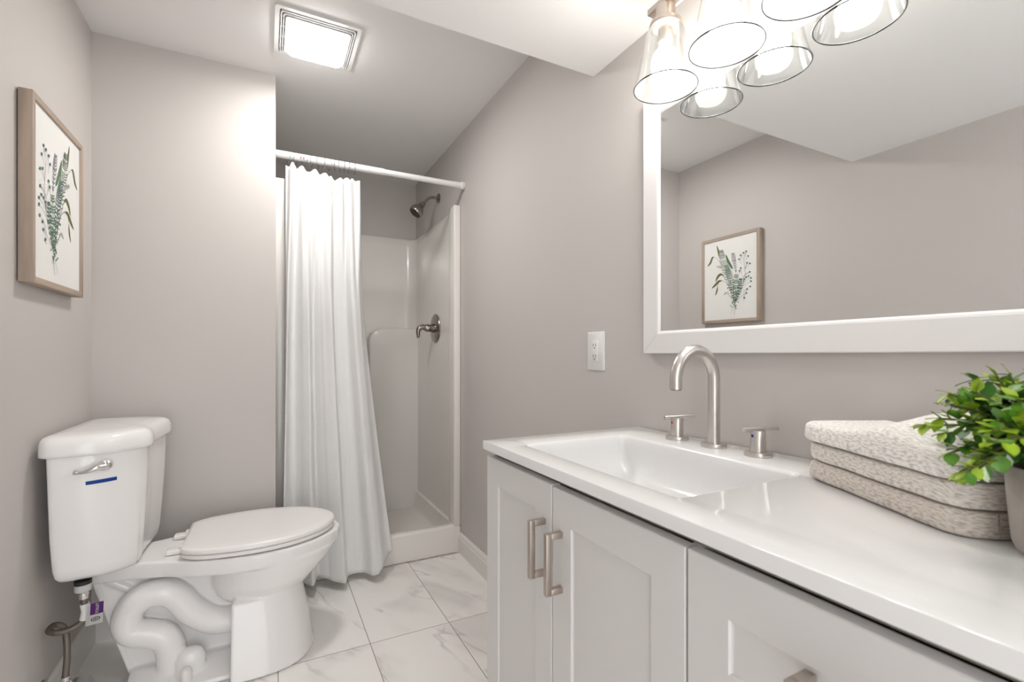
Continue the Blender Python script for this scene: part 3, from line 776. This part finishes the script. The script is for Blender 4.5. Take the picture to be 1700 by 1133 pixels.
# flag of the tag standing off to the right
tc_ = V((-0.4545, 1.838, 0.310)); ux = V((0.94, 0.34, -0.05)).normalized(); uz = V((0.04, 0, 1)).normalized(); un = ux.cross(uz).normalized()
if un.y > 0: un = -un
def flag(bm, a0, a1, b0, b1, off):
    vs_ = [bm.verts.new(tc_ + ux * a + uz * b + un * off) for a, b in ((a0, b0), (a1, b0), (a1, b1), (a0, b1))]
    bm.faces.new(vs_); bmesh.ops.solidify(bm, geom=bm.faces[:], thickness=0.0004); return bm
obj('tag_flag', flag(NB(), -0.022, 0.017, -0.034, 0.030, 0), 'paper', s, smooth=False)
obj('purple_panel', flag(NB(), -0.013, 0.017, -0.004, 0.030, 0.0008), 'purple', s, smooth=False)
rot = Matrix((( -uz.x, ux.x, un.x, 0), (-uz.y, ux.y, un.y, 0), (-uz.z, ux.z, un.z, 0), (0, 0, 0, 1)))
rot = Matrix(((uz.x, -ux.x, un.x, 0), (uz.y, -ux.y, un.y, 0), (uz.z, -ux.z, un.z, 0), (0, 0, 0, 1)))
p_ = tc_ + ux * 0.003 + uz * 0.013 + un * 0.0016
obj('tag_lettering', text_bm('TOILET', 0.0095, Matrix.Translation(p_) @ rot), 'plastic', s, smooth=False)
bm = NB(); p_ = tc_ + ux * 0.0 - uz * 0.018 + un * 0.0008
for a, b_, o1 in ((0.011, 0.0062, 0),):
    outer = [p_ + ux * a * math.cos(t) + uz * b_ * math.sin(t) for t in [2 * PI * k / 24 for k in range(24)]]
    inner = [p_ + ux * a * .78 * math.cos(t) + uz * b_ * .7 * math.sin(t) for t in [2 * PI * k / 24 for k in range(24)]]
    loft(bm, [outer, inner], False, False)
for dx, h in ((-0.004, 0.0022), (0.0, 0.003), (0.004, 0.0022)):
    vs_ = [bm.verts.new(p_ + ux * (dx + a) + uz * b_) for a, b_ in ((-0.0012, -h), (0.0012, -h), (0.0012, h), (-0.0012, h))]; bm.faces.new(vs_)
obj('oval_mark', bm, 'navy', s, smooth=False)
bm = NB()
for k in range(7):
    q = tc_ + ux * (-0.024 + 0.0012 * (k % 2)) + un * 0.0
for k in range(4):
    vs_ = [bm.verts.new(tc_ + ux * (-0.0205 + 0.0018 * k + a) + uz * b_ + un * 0.0008) for a, b_ in ((0, -0.03), (0.0006, -0.03), (0.0006, 0.026), (0, 0.026))]; bm.faces.new(vs_)
obj('fine_print', bm, 'greyplastic', s, smooth=False)
s = thing('stop_valve', 'small chrome shut-off valve on the left wall behind the toilet', 'valve', (XL, 1.868, 0.10))
bm = NB(); lathe(bm, [(0.028, 0.001), (0.026, 0.006), (0.009, 0.008), (0.009, 0.04), (0.013, 0.042), (0.013, 0.066), (0.009, 0.07)], (XL, 1.868, 0.10), (1, 0, 0), 24); obj('valve_body', fixn(bm), 'chrome', s)
bm = NB(); lathe(bm, [(0.010, 0), (0.010, 0.02)], (XL + 0.053, 1.868, 0.105), (0, 0, 1), 16); obj('outlet_nut', fixn(bm), 'chrome', s)
bm = NB(); loft(bm, [[V((XL + d, 1.868 + 0.019 * math.cos(t), 0.10 + 0.011 * math.sin(t))) for t in [2 * PI * k / 20 for k in range(20)]] for d in (0.072, 0.082)]); obj('handle', fixn(bm), 'chrome', s)

# ------------------------------------------------------------ vanity cabinet
VY1, VY0, XF = 1.040, -0.170, 0.468
s = thing('vanity_cabinet', 'white shaker vanity cabinet below the sink counter, with nickel bar pulls', 'cabinet', (0.70, 0.43, 0.001))
bm = NB()
for ya, yb in ((VY0, VY0 + 0.018), (0.1195, 0.1375), (0.4225, 0.4405), (VY1 - 0.018, VY1)): box(bm, XF + 0.020, 0.944, ya, yb, 0.10, 0.838)
box(bm, XF + 0.020, 0.944, VY0, VY1, 0.10, 0.118); box(bm, 0.934, 0.944, VY0, VY1, 0.10, 0.838)
box(bm, XF + 0.07, XF + 0.088, VY0 + 0.01, VY1 - 0.01, 0.001, 0.10)
for y_ in (VY0 + 0.01, VY1 - 0.028): box(bm, XF + 0.088, 0.93, y_, y_ + 0.018, 0.001, 0.10)
obj('body', bm, 'cab', s)
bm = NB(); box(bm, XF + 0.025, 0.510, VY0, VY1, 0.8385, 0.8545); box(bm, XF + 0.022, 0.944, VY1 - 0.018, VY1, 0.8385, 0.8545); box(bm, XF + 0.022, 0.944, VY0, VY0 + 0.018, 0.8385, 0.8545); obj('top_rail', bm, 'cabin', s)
def shaker(y0_, y1_, z0_, z1_, rail=0.060, name='door'):
    b = NB(); bev = 0.0015
    ya, yb, za, zb = y0_ + rail, y1_ - rail, z0_ + rail, z1_ - rail
    def ring(x, i, r=0): return [V((x, y, z)) for y, z in ((y0_ + i, z0_ + i), (y1_ - i, z0_ + i), (y1_ - i, z1_ - i), (y0_ + i, z1_ - i))]
    def inn(x, i): return [V((x, y, z)) for y, z in ((ya + i, za + i), (yb - i, za + i), (yb - i, zb - i), (ya + i, zb - i))]
    loft(b, [ring(XF + 0.019, 0), ring(XF + 0.0015, 0), ring(XF, 0.0015), inn(XF, 0), inn(XF + 0.0015, 0.001), inn(XF + 0.0030, 0.0025), inn(XF + 0.0038, 0.005)])
    return obj(name, fixn(b), 'cab', s, smooth=False)
def pull_v(par, y, z0_, z1_):
    b = NB(); t = 0.0055
    box(b, XF - 0.034, XF - 0.034 + 2 * t, y - t, y + t, z0_, z1_, 0.0008, 2)
    for z in (z0_, z1_ - 2 * t): box(b, XF - 0.034 + 2 * t - 0.001, XF + 0.0005, y - t, y + t, z, z + 2 * t, 0.0008, 2)
    obj('handle', b, 'nickelw', par)['label'] = 'square brushed nickel bar pull'
def pull_h(par, yc, z, L_=0.11):
    b = NB(); t = 0.0055
    box(b, XF - 0.034, XF - 0.034 + 2 * t, yc - L_ / 2, yc + L_ / 2, z - t, z + t, 0.0008, 2)
    for y in (yc - L_ / 2, yc + L_ / 2 - 2 * t): box(b, XF - 0.034 + 2 * t - 0.001, XF + 0.0005, y, y + 2 * t, z - t, z + t, 0.0008, 2)
    obj('handle', b, 'nickelw', par)['label'] = 'square brushed nickel bar pull'
d1 = shaker(0.7495, VY1 - 0.001, 0.105, 0.841); pull_v(d1, 0.7745, 0.664, 0.772)
d2 = shaker(0.4330, 0.7465, 0.105, 0.8385); pull_v(d2, 0.7165, 0.657, 0.766)
for k, (a, b_) in enumerate(((0.655, 0.8385), (0.468, 0.652), (0.288, 0.465), (0.105, 0.285))):
    dr = shaker(0.130, 0.4300, a, b_, 0.060, 'drawer'); pull_h(dr, 0.28 if k else 0.275 - 0.047, (a + b_) / 2 + (0.022 if k == 0 else 0))
d3 = shaker(VY0 + 0.001, 0.127, 0.105, 0.8385); pull_v(d3, 0.10, 0.657, 0.766)

# counter with integral basin
CX0, CX1, CY0, CY1, CZ, CB = 0.460, 0.946, -0.175, 1.045, 0.877, 0.855
s = thing('sink_countertop', 'glossy white vanity counter with a moulded rectangular sink basin', 'countertop', (0.70, 0.43, CB))
bm = NB()
bx, by, hx, hy = 0.669, 0.7245, 0.147, 0.231
K = 8
inner0 = rrect(bx, by, hx, hy, 0.020, K)
def to_outer(p):
    x, y = p; dx, dy = x - bx, y - by
    # follow the rounded rectangle corner by corner so that every outer corner gets a vertex
    return dx, dy
outer = []
N_ = len(inner0)
corners = [(CX1, CY1), (CX0, CY1), (CX0, CY0), (CX1, CY0)]
for q in range(4):
    cxn, cyn = corners[q]
    for i in range(K + 1):
        p = inner0[q * (K + 1) + i]
        t = i / K
        # corner arc: slide along both outer edges around the corner
        if q == 0: e = (CX1, p[1]) if t < 0.5 else (p[0], CY1)
        elif q == 1: e = (p[0], CY1) if t < 0.5 else (CX0, p[1])
        elif q == 2: e = (CX0, p[1]) if t < 0.5 else (p[0], CY0)
        else: e = (p[0], CY0) if t < 0.5 else (CX1, p[1])
        if abs(t - 0.5) < 1e-6: e = (cxn, cyn)
        outer.append(e)
def rc(pts, z): return [V((x, y, z)) for x, y in pts]
def ins_(pts, d):
    return [(min(max(x, CX0 + d), CX1 - d), min(max(y, CY0 + d), CY1 - d)) for x, y in pts]
rings = [rc(ins_(outer, 0.003), CB), rc(outer, CB + 0.002), rc(outer, CZ - 0.0025), rc(ins_(outer, 0.0008), CZ - 0.0007), rc(ins_(outer, 0.0025), CZ), rc(rrect(bx, by, hx + 0.003, hy + 0.003, 0.022, K), CZ), rc(inner0, CZ - 0.0012),
         rc(rrect(bx, by, hx - 0.0035, hy - 0.0035, 0.022, K), CZ - 0.008)] + [
         rc(rrect(bx, by, hx - 0.004 - 0.120 * q ** 3, hy - 0.004 - 0.190 * q ** 2.6, 0.022 + 0.001 * q, K), CZ - 0.010 - 0.112 * (1 - (1 - q) ** 1.7)) for q in [k / 14 for k in range(1, 15)]]
loft(bm, rings, False, True)
# underside ring out to the basin shell
rings = [rc(ins_(outer, 0.003), CB), rc(rrect(bx, by, hx - 0.002, hy - 0.002, 0.02, K), CB)]
loft(bm, rings, False, False)
bmesh.ops.remove_doubles(bm, verts=bm.verts, dist=1e-5)
fixn(bm)
obj('slab', bm, 'ctop', s, ang=40)
bm = NB(); lathe(bm, [(0.021, 0), (0.021, 0.003), (0.017, 0.005)], (bx, by, CZ - 0.1215)); obj('drain', fixn(bm), 'nickel', s)

# faucet
FX = 0.884
s = thing('faucet', 'brushed nickel widespread faucet with a tall gooseneck spout and two lever handles', 'faucet', (FX, 0.74, CZ))
SY = 0.736
obj('spout_flange', fixn(lathe(NB(), [(0.0265, 0.0003), (0.027, 0.002), (0.027, 0.007), (0.026, 0.009), (0.012, 0.009)], (FX, SY, CZ), (0, 0, 1), 40)), 'nickel', s)
R_a = 0.058
sp = [V((FX, SY, CZ + 0.006)), V((FX, SY, CZ + 0.05)), V((FX, SY, CZ + 0.10)), V((FX, SY, CZ + 0.150))]
dirv = V((-0.93, 0.37, 0)).normalized()     # spout reaches over the basin
dirv = V((-1.0, 0.0, 0)).normalized()
for k in range(1, 21):
    a = math.radians(200) * k / 20 * 0.93
    sp.append(V((FX, SY, CZ + 0.150)) + dirv * R_a * (1 - math.cos(a)) + V((0, 0, 1)) * R_a * 1.10 * math.sin(a))
t_ = (sp[-1] - sp[-2]).normalized()
sp.append(sp[-1] + t_ * 0.012)
obj('spout', tube(NB(), sp, 0.0128, 28), 'nickel', s, ang=60)
obj('aerator', tube(NB(), [sp[-1] - t_ * 0.001, sp[-1] + t_ * 0.0015], 0.0105, 20), 'dark', s)
for nm, hy_, dot in (('hot', 0.843, 'red'), ('cold', 0.629, 'blue')):
    bm = NB()
    lathe(bm, [(0.0262, 0.0003), (0.0265, 0.002), (0.0265, 0.007), (0.0255, 0.009), (0.0145, 0.009), (0.0145, 0.050), (0.0135, 0.0515)], (FX, hy_, CZ), (0, 0, 1), 36)
    h = obj('handle_body', fixn(bm), 'nickel', s, ang=50)
    obj('lever', tube(NB(), [(FX - 0.028, hy_ + 0.012, CZ + 0.0525), (FX + 0.040, hy_ - 0.016, CZ + 0.0565)], 0.0052, 16), 'nickel', h)
    bm = NB(); lathe(bm, [(0.0032, -0.001), (0.0032, 0.0006)], (FX - 0.0142 * 0.985, hy_ + 0.0142 * 0.17, CZ + 0.041), (-0.985, 0.17, 0), 16)
    obj('temperature_dot', fixn(bm), dot, h)['label'] = ('red' if dot == 'red' else 'blue') + ' temperature dot'

# ------------------------------------------------------------ outlet
s = thing('wall_outlet', 'white wall outlet plate with two receptacles between shower and mirror', 'outlet', (XR, 1.245, 1.03))
oy, oz = 1.245, 1.094
bm = NB(); loft(bm, [[V((x, y, z)) for y, z in rrect(oy, oz, hw, hh, r, 4)] for x, hw, hh, r in ((XR - 0.0003, 0.044, 0.0625, 0.003), (XR - 0.003, 0.044, 0.0625, 0.003), (XR - 0.006, 0.040, 0.0585, 0.003))])
obj('cover_plate', fixn(bm), 'plastic', s)
obj('receptacle', box(NB(), XR - 0.0088, XR - 0.0055, oy - 0.0165, oy + 0.0165, oz - 0.033, oz + 0.033, 0.0008, 2), 'plastic', s)
bm = NB()
for dz in (0.019, -0.016):
    for dy in (-0.0065, 0.0065): box(bm, XR - 0.0092, XR - 0.0086, oy + dy - 0.001, oy + dy + 0.001, oz + dz - 0.0035, oz + dz + 0.0045)
    lathe(bm, [(0.0024, 0), (0.0024, 0.0006)], (XR - 0.0086, oy, oz + dz - 0.009), (-1, 0, 0), 12)
obj('slots', fixn(bm), 'dark', s)
for dz in (-0.048, 0.048): obj('screw', fixn(lathe(NB(), [(0.003, 0), (0.0025, 0.0010)], (XR - 0.006, oy, oz + dz), (-1, 0, 0), 12)), 'plastic', s)

# ------------------------------------------------------------ mirror
MX = 0.930
my1, my0, mz0, mz1 = 1.004, -0.215, 1.085, 1.783
s = thing('wall_mirror', 'large white framed rectangular mirror above the sink', 'mirror', (XR, 0.4, mz0))
bm = NB(); w0, w1 = 0.056, 0.0605
def mr(x, i): return [V((x, y, z)) for y, z in ((my0 + i, mz0 + i), (my1 - i, mz0 + i), (my1 - i, mz1 - i), (my0 + i, mz1 - i))]
loft(bm, [mr(XR - 0.001, 0.0), mr(MX - 0.004, 0.0), mr(MX - 0.006, 0.002), mr(MX - 0.006, w0 - 0.004), mr(MX - 0.0045, w0), mr(MX + 0.001, w1), mr(XR - 0.001, w1)], False, False)
obj('frame', fixn(bm), 'mframe', s, smooth=False)
obj('mirror_glass', box(NB(), MX, MX + 0.003, my0 + w1 - 0.003, my1 - w1 + 0.003, mz0 + w1 - 0.003, mz1 - w1 + 0.003), 'mirror', s, smooth=False)
for (ya, za, yb, zb) in ((my1 - 0.002, mz0 + 0.002, my1 - w0 + 0.004, mz0 + w0 - 0.004),):
    obj('mitre_joint', tube(NB(), [(MX - 0.0059, ya, za), (MX - 0.0059, yb, zb)], 0.0003, 5), 'caulk', s)      # mitre joint

# ------------------------------------------------------------ vanity light
LX, LZ = 0.852, 1.725
s = thing('vanity_light', 'bar light with clear flared glass shades and lit bulbs above the mirror', 'light fixture', (XR, 0.6, 1.93))
ys = [0.849, 0.679, 0.509, 0.339]
obj('wall_plate', box(NB(), XR - 0.022, XR - 0.001, 0.50, 0.69, 1.885, 1.980, 0.004, 3), 'nickelw', s)
bm = NB(); box(bm, LX - 0.016, LX + 0.016, ys[-1] - 0.045, ys[0] + 0.045, 1.918, 1.934, 0.002, 2); obj('bar', bm, 'nickelw', s)
for yy in (0.54, 0.65): obj('arm', box(NB(), LX + 0.010, XR - 0.02, yy - 0.006, yy + 0.006, 1.919, 1.931, 0.001), 'nickelw', s)
for k, y in enumerate(ys):
    bm = NB(); lathe(bm, [(0.021, 0.052), (0.023, 0.046), (0.023, 0.018), (0.036, 0.012), (0.038, 0.004), (0.037, 0.000), (0.018, -0.002), (0.018, -0.034), (0.016, -0.036)], (LX, y, 1.868), (0, 0, 1), 36)
    obj('socket_cup', fixn(bm), 'nickelw', s, ang=45)
    bm = NB(); th = 0.0015
    pr = [(0.027, 1.868), (0.037, 1.866), (0.043, 1.859), (0.0465, 1.848), (0.0555, 1.803), (0.065, 1.757), (0.074, LZ)]
    rings = [[V((LX + r * math.cos(t), y + r * math.sin(t), z)) for t in [2 * PI * q / 48 for q in range(48)]] for r, z in pr]
    loft(bm, rings, False, False)
    ri = [[V((LX + (r - th) * math.cos(t), y + (r - th) * math.sin(t), z)) for t in [2 * PI * q / 48 for q in range(48)]] for r, z in reversed(pr)]
    loft(bm, ri, False, False)
    rr_ = 0.0017
    vr = loft(bm, [[V((LX + (0.0735 + rr_ * math.cos(b2)) * math.cos(t), y + (0.0735 + rr_ * math.cos(b2)) * math.sin(t), LZ - 0.001 + rr_ * math.sin(b2))) for b2 in [2 * PI * z2 / 8 for z2 in range(8)]] for t in [2 * PI * q / 48 for q in range(49)]], False, False, mi=1)
    obj('glass_shade', bm, ['glass', 'glassrim'], s, ang=80)['label'] = 'clear flared glass shade'
    bm = NB(); lathe(bm, [(0.001, 1.7425), (0.014, 1.744), (0.025, 1.751), (0.032, 1.764), (0.034, 1.778), (0.032, 1.793), (0.025, 1.808), (0.0165, 1.818), (0.014, 1.831)], (LX, y, 0), (0, 0, 1), 28)
    obj('light_bulb', fixn(bm), 'bulb', s)['label'] = 'lit white light bulb'

# ------------------------------------------------------------ folded towels
A_ = V((0.806, 0.494, 0)); B_ = V((0.672, 0.240, 0))
el = (A_ - B_).normalized(); ew = V((el.y, -el.x, 0))      # long edge; into the wall
LEN = (A_ - B_).length
def towel(name, mt, z0_, h, wid, label, seed, hump=0.0, dx=0.0, dl=0.0):
    """a towel folded once: a U-shaped sheet lying on its side, fold toward the front edge"""
    b = NB(); uv = b.loops.layers.uv.new('UVMap'); t = h * 0.47
    prof = []            # outer path then inner path, (w, z)
    ro = h / 2
    top = [(wid * (1 - k / 12), h) for k in range(12)]
    for k in range(13):
        a = PI / 2 + PI * k / 12; ca, sa = math.cos(a), math.sin(a); top.append((ro * 1.0 + ro * math.copysign(abs(ca) ** 0.7, ca), ro + ro * math.copysign(abs(sa) ** 0.62, sa)))
    top += [(wid * (k + 1) / 12, 0) for k in range(12)]
    gi = h * 0.03
    inn_ = [(wid * (1 - k / 12), ro - gi) for k in range(10)] + [(ro * 1.0, ro)] + [(wid * (k + 3) / 12, ro + gi) for k in range(10)]
    prof = top + inn_
    n = 44; rings = []
    for j in range(n + 1):
        q = j / n; ring = []
        endr = min(1, math.sin(PI * min(max(q, 0.0), 1.0)) * 9) ** 0.5     # soft rounded ends
        for (w, z) in prof:
            cr = 0.0
            for e_ in (q, 1 - q):
                if e_ < 0.13: cr += 0.030 * (1 - math.sqrt(max(0, 1 - (1 - e_ / 0.13) ** 2)))
            p = B_ + el * (LEN * q + dl) + ew * (w * (1 - cr / wid) + cr + dx)
            nz = noise.noise(V((p.x * 14 + seed, p.y * 14, seed * 3.1)))
            zz = ro + (z - ro) * (0.93 + 0.07 * endr)
            zz += z / h * (hump * math.exp(-((q - 0.34) / 0.20) ** 2) * (0.35 + 0.65 * min(1, w / 0.08)) + 0.0012 * nz)
            if z < h * 0.2: zz = max(zz, 0.0)
            off = 0.0022 * noise.noise(V((q * 7 + seed, z * 60, 2.2)))
            ring.append(p + ew * (off + (1 - endr) * 0.004) + V((0, 0, z0_ + zz)))
        rings.append(ring)
    vr = loft(b, rings)
    b.normal_update()
    for f in b.faces:
        for l in f.loops:
            d = l.vert.co - B_; l[uv].uv = (d.dot(ew), d.z - z0_) if abs(f.normal.dot(el)) > 0.6 else (d.dot(el), d.dot(ew) + (l.vert.co.z - z0_) * 0.9)
    fixn(b)
    o = obj(name, b, mt, loc=tuple((A_ + B_) / 2 + V((0, 0, z0_))), ang=70)
    return tag(o, label, 'towel', 'folded towels on the counter')
towel('folded_towel', 'towel_low', CZ + 0.0006, 0.030, 0.146, 'beige folded towel lying on the counter, bottom of the stack', 1.0)
towel('folded_towel', 'towel_mid', CZ + 0.0315, 0.030, 0.146, 'oatmeal folded towel in the middle of the stack of three', 4.0, 0.0, 0.002, 0.002)
towel('folded_towel', 'towel_top', CZ + 0.0625, 0.031, 0.146, 'cream folded towel on top of the stack, with a raised hump', 7.0, 0.034, -0.006, 0.004)

# ------------------------------------------------------------ potted plant
PC = V((0.710, 0.160, CZ))
s = thing('potted_plant', 'small artificial leafy green plant in a grey cement pot at the counter right', 'potted plant', tuple(PC))
bm = NB(); lathe(bm, [(0.040, 0.0006), (0.0445, 0.003), (0.0475, 0.012), (0.0515, 0.06), (0.053, 0.088), (0.052, 0.090), (0.049, 0.088), (0.047, 0.072)], PC, (0, 0, 1), 40); obj('pot', fixn(bm), 'pot', s)
bm = NB(); lathe(bm, [(0.0475, 0.072), (0.0475, 0.080), (0.03, 0.085)], PC, (0, 0, 1), 24); obj('soil', fixn(bm), 'soil', s)
rnd = random.Random(21)
stems, leaves = NB(), NB()
def leaf(bm, base, d, up, L_, W_, mi):
    d = d.normalized(); sd = d.cross(up)
    if sd.length < 1e-4: sd = d.orthogonal()
    sd.normalize(); nn = sd.cross(d).normalized()
    prof = [(0.0, 0.06), (0.18, 0.62), (0.40, 0.98), (0.62, 0.92), (0.82, 0.58), (1.0, 0.03)]
    rows = []
    for q, w in prof:
        c_ = base + d * L_ * q - nn * (L_ * 0.18 * q * q)
        rows.append([bm.verts.new(c_ + sd * W_ * w * k * 0.5 + nn * (abs(k) * W_ * 0.10)) for k in (-1, 0, 1)])
    for a, b_ in zip(rows[:-1], rows[1:]):
        for k in range(2):
            bm.faces.new((a[k], a[k + 1], b_[k + 1], b_[k])).material_index = mi
nst = 92
for k in range(nst):
    az = 2 * PI * k * 0.618 + rnd.uniform(-.2, .2)
    el_ = math.radians(rnd.choice([82, 65, 50, 35, 22, 8, -8, -20]) + rnd.uniform(-8, 8))
    if math.sin(az) < -0.55 and rnd.random() < 0.3: el_ = abs(el_)
    Ls = rnd.uniform(0.055, 0.092) * (1.0 if el_ > 0 else 0.85)
    d0 = V((math.cos(az) * math.cos(el_), math.sin(az) * math.cos(el_), math.sin(el_)))
    b0 = PC + V((0, 0, 0.085)) + V((math.cos(az), math.sin(az), 0)) * 0.022
    m1 = b0 + V((math.cos(az) * .35, math.sin(az) * .35, 1)) .normalized() * 0.030
    if el_ > 0.7: Ls *= 0.85
    e_ = m1 + d0 * Ls
    if e_.x > 0.935: e_.x = 0.935
    path = spline([b0, m1, m1 + d0 * Ls * 0.5 + V((0, 0, 0.008)), e_], 5)
    tube(stems, path, [0.0013] * len(path), 5)
    for j in range(4, len(path)):
        p = path[j]; t = (path[min(j + 1, len(path) - 1)] - path[j - 1]).normalized()
        for sgn in (1, -1):
            if rnd.random() < 0.22: continue
            o_ = t.orthogonal().normalized(); o_ = Matrix.Rotation(rnd.uniform(0, 2 * PI), 3, t) @ o_
            dl_ = (t * 0.55 + o_ * sgn).normalized()
            tipf = j / len(path)
            L_ = rnd.uniform(0.018, 0.029) * (1.15 - 0.55 * tipf)
            c = rnd.random()
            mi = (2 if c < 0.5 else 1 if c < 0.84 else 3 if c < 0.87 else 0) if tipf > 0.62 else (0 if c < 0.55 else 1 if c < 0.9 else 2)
            q_ = p + dl_ * L_
            if q_.x > 0.944 or q_.z < CZ + 0.004: continue
            leaf(leaves, p, dl_, V((0, 0, 1)) + o_ * 0.3, L_, L_ * rnd.uniform(0.62, 0.85), mi)
    leaf(leaves, path[-1], (path[-1] - path[-2]).normalized() * 1.0, V((0.1, 0, 1)), 0.014, 0.009, 2)
obj('stems', stems, 'stem', s)
obj('leaves', leaves, ['leaf1', 'leaf2', 'leaf3', 'leaf4'], s, ang=180)
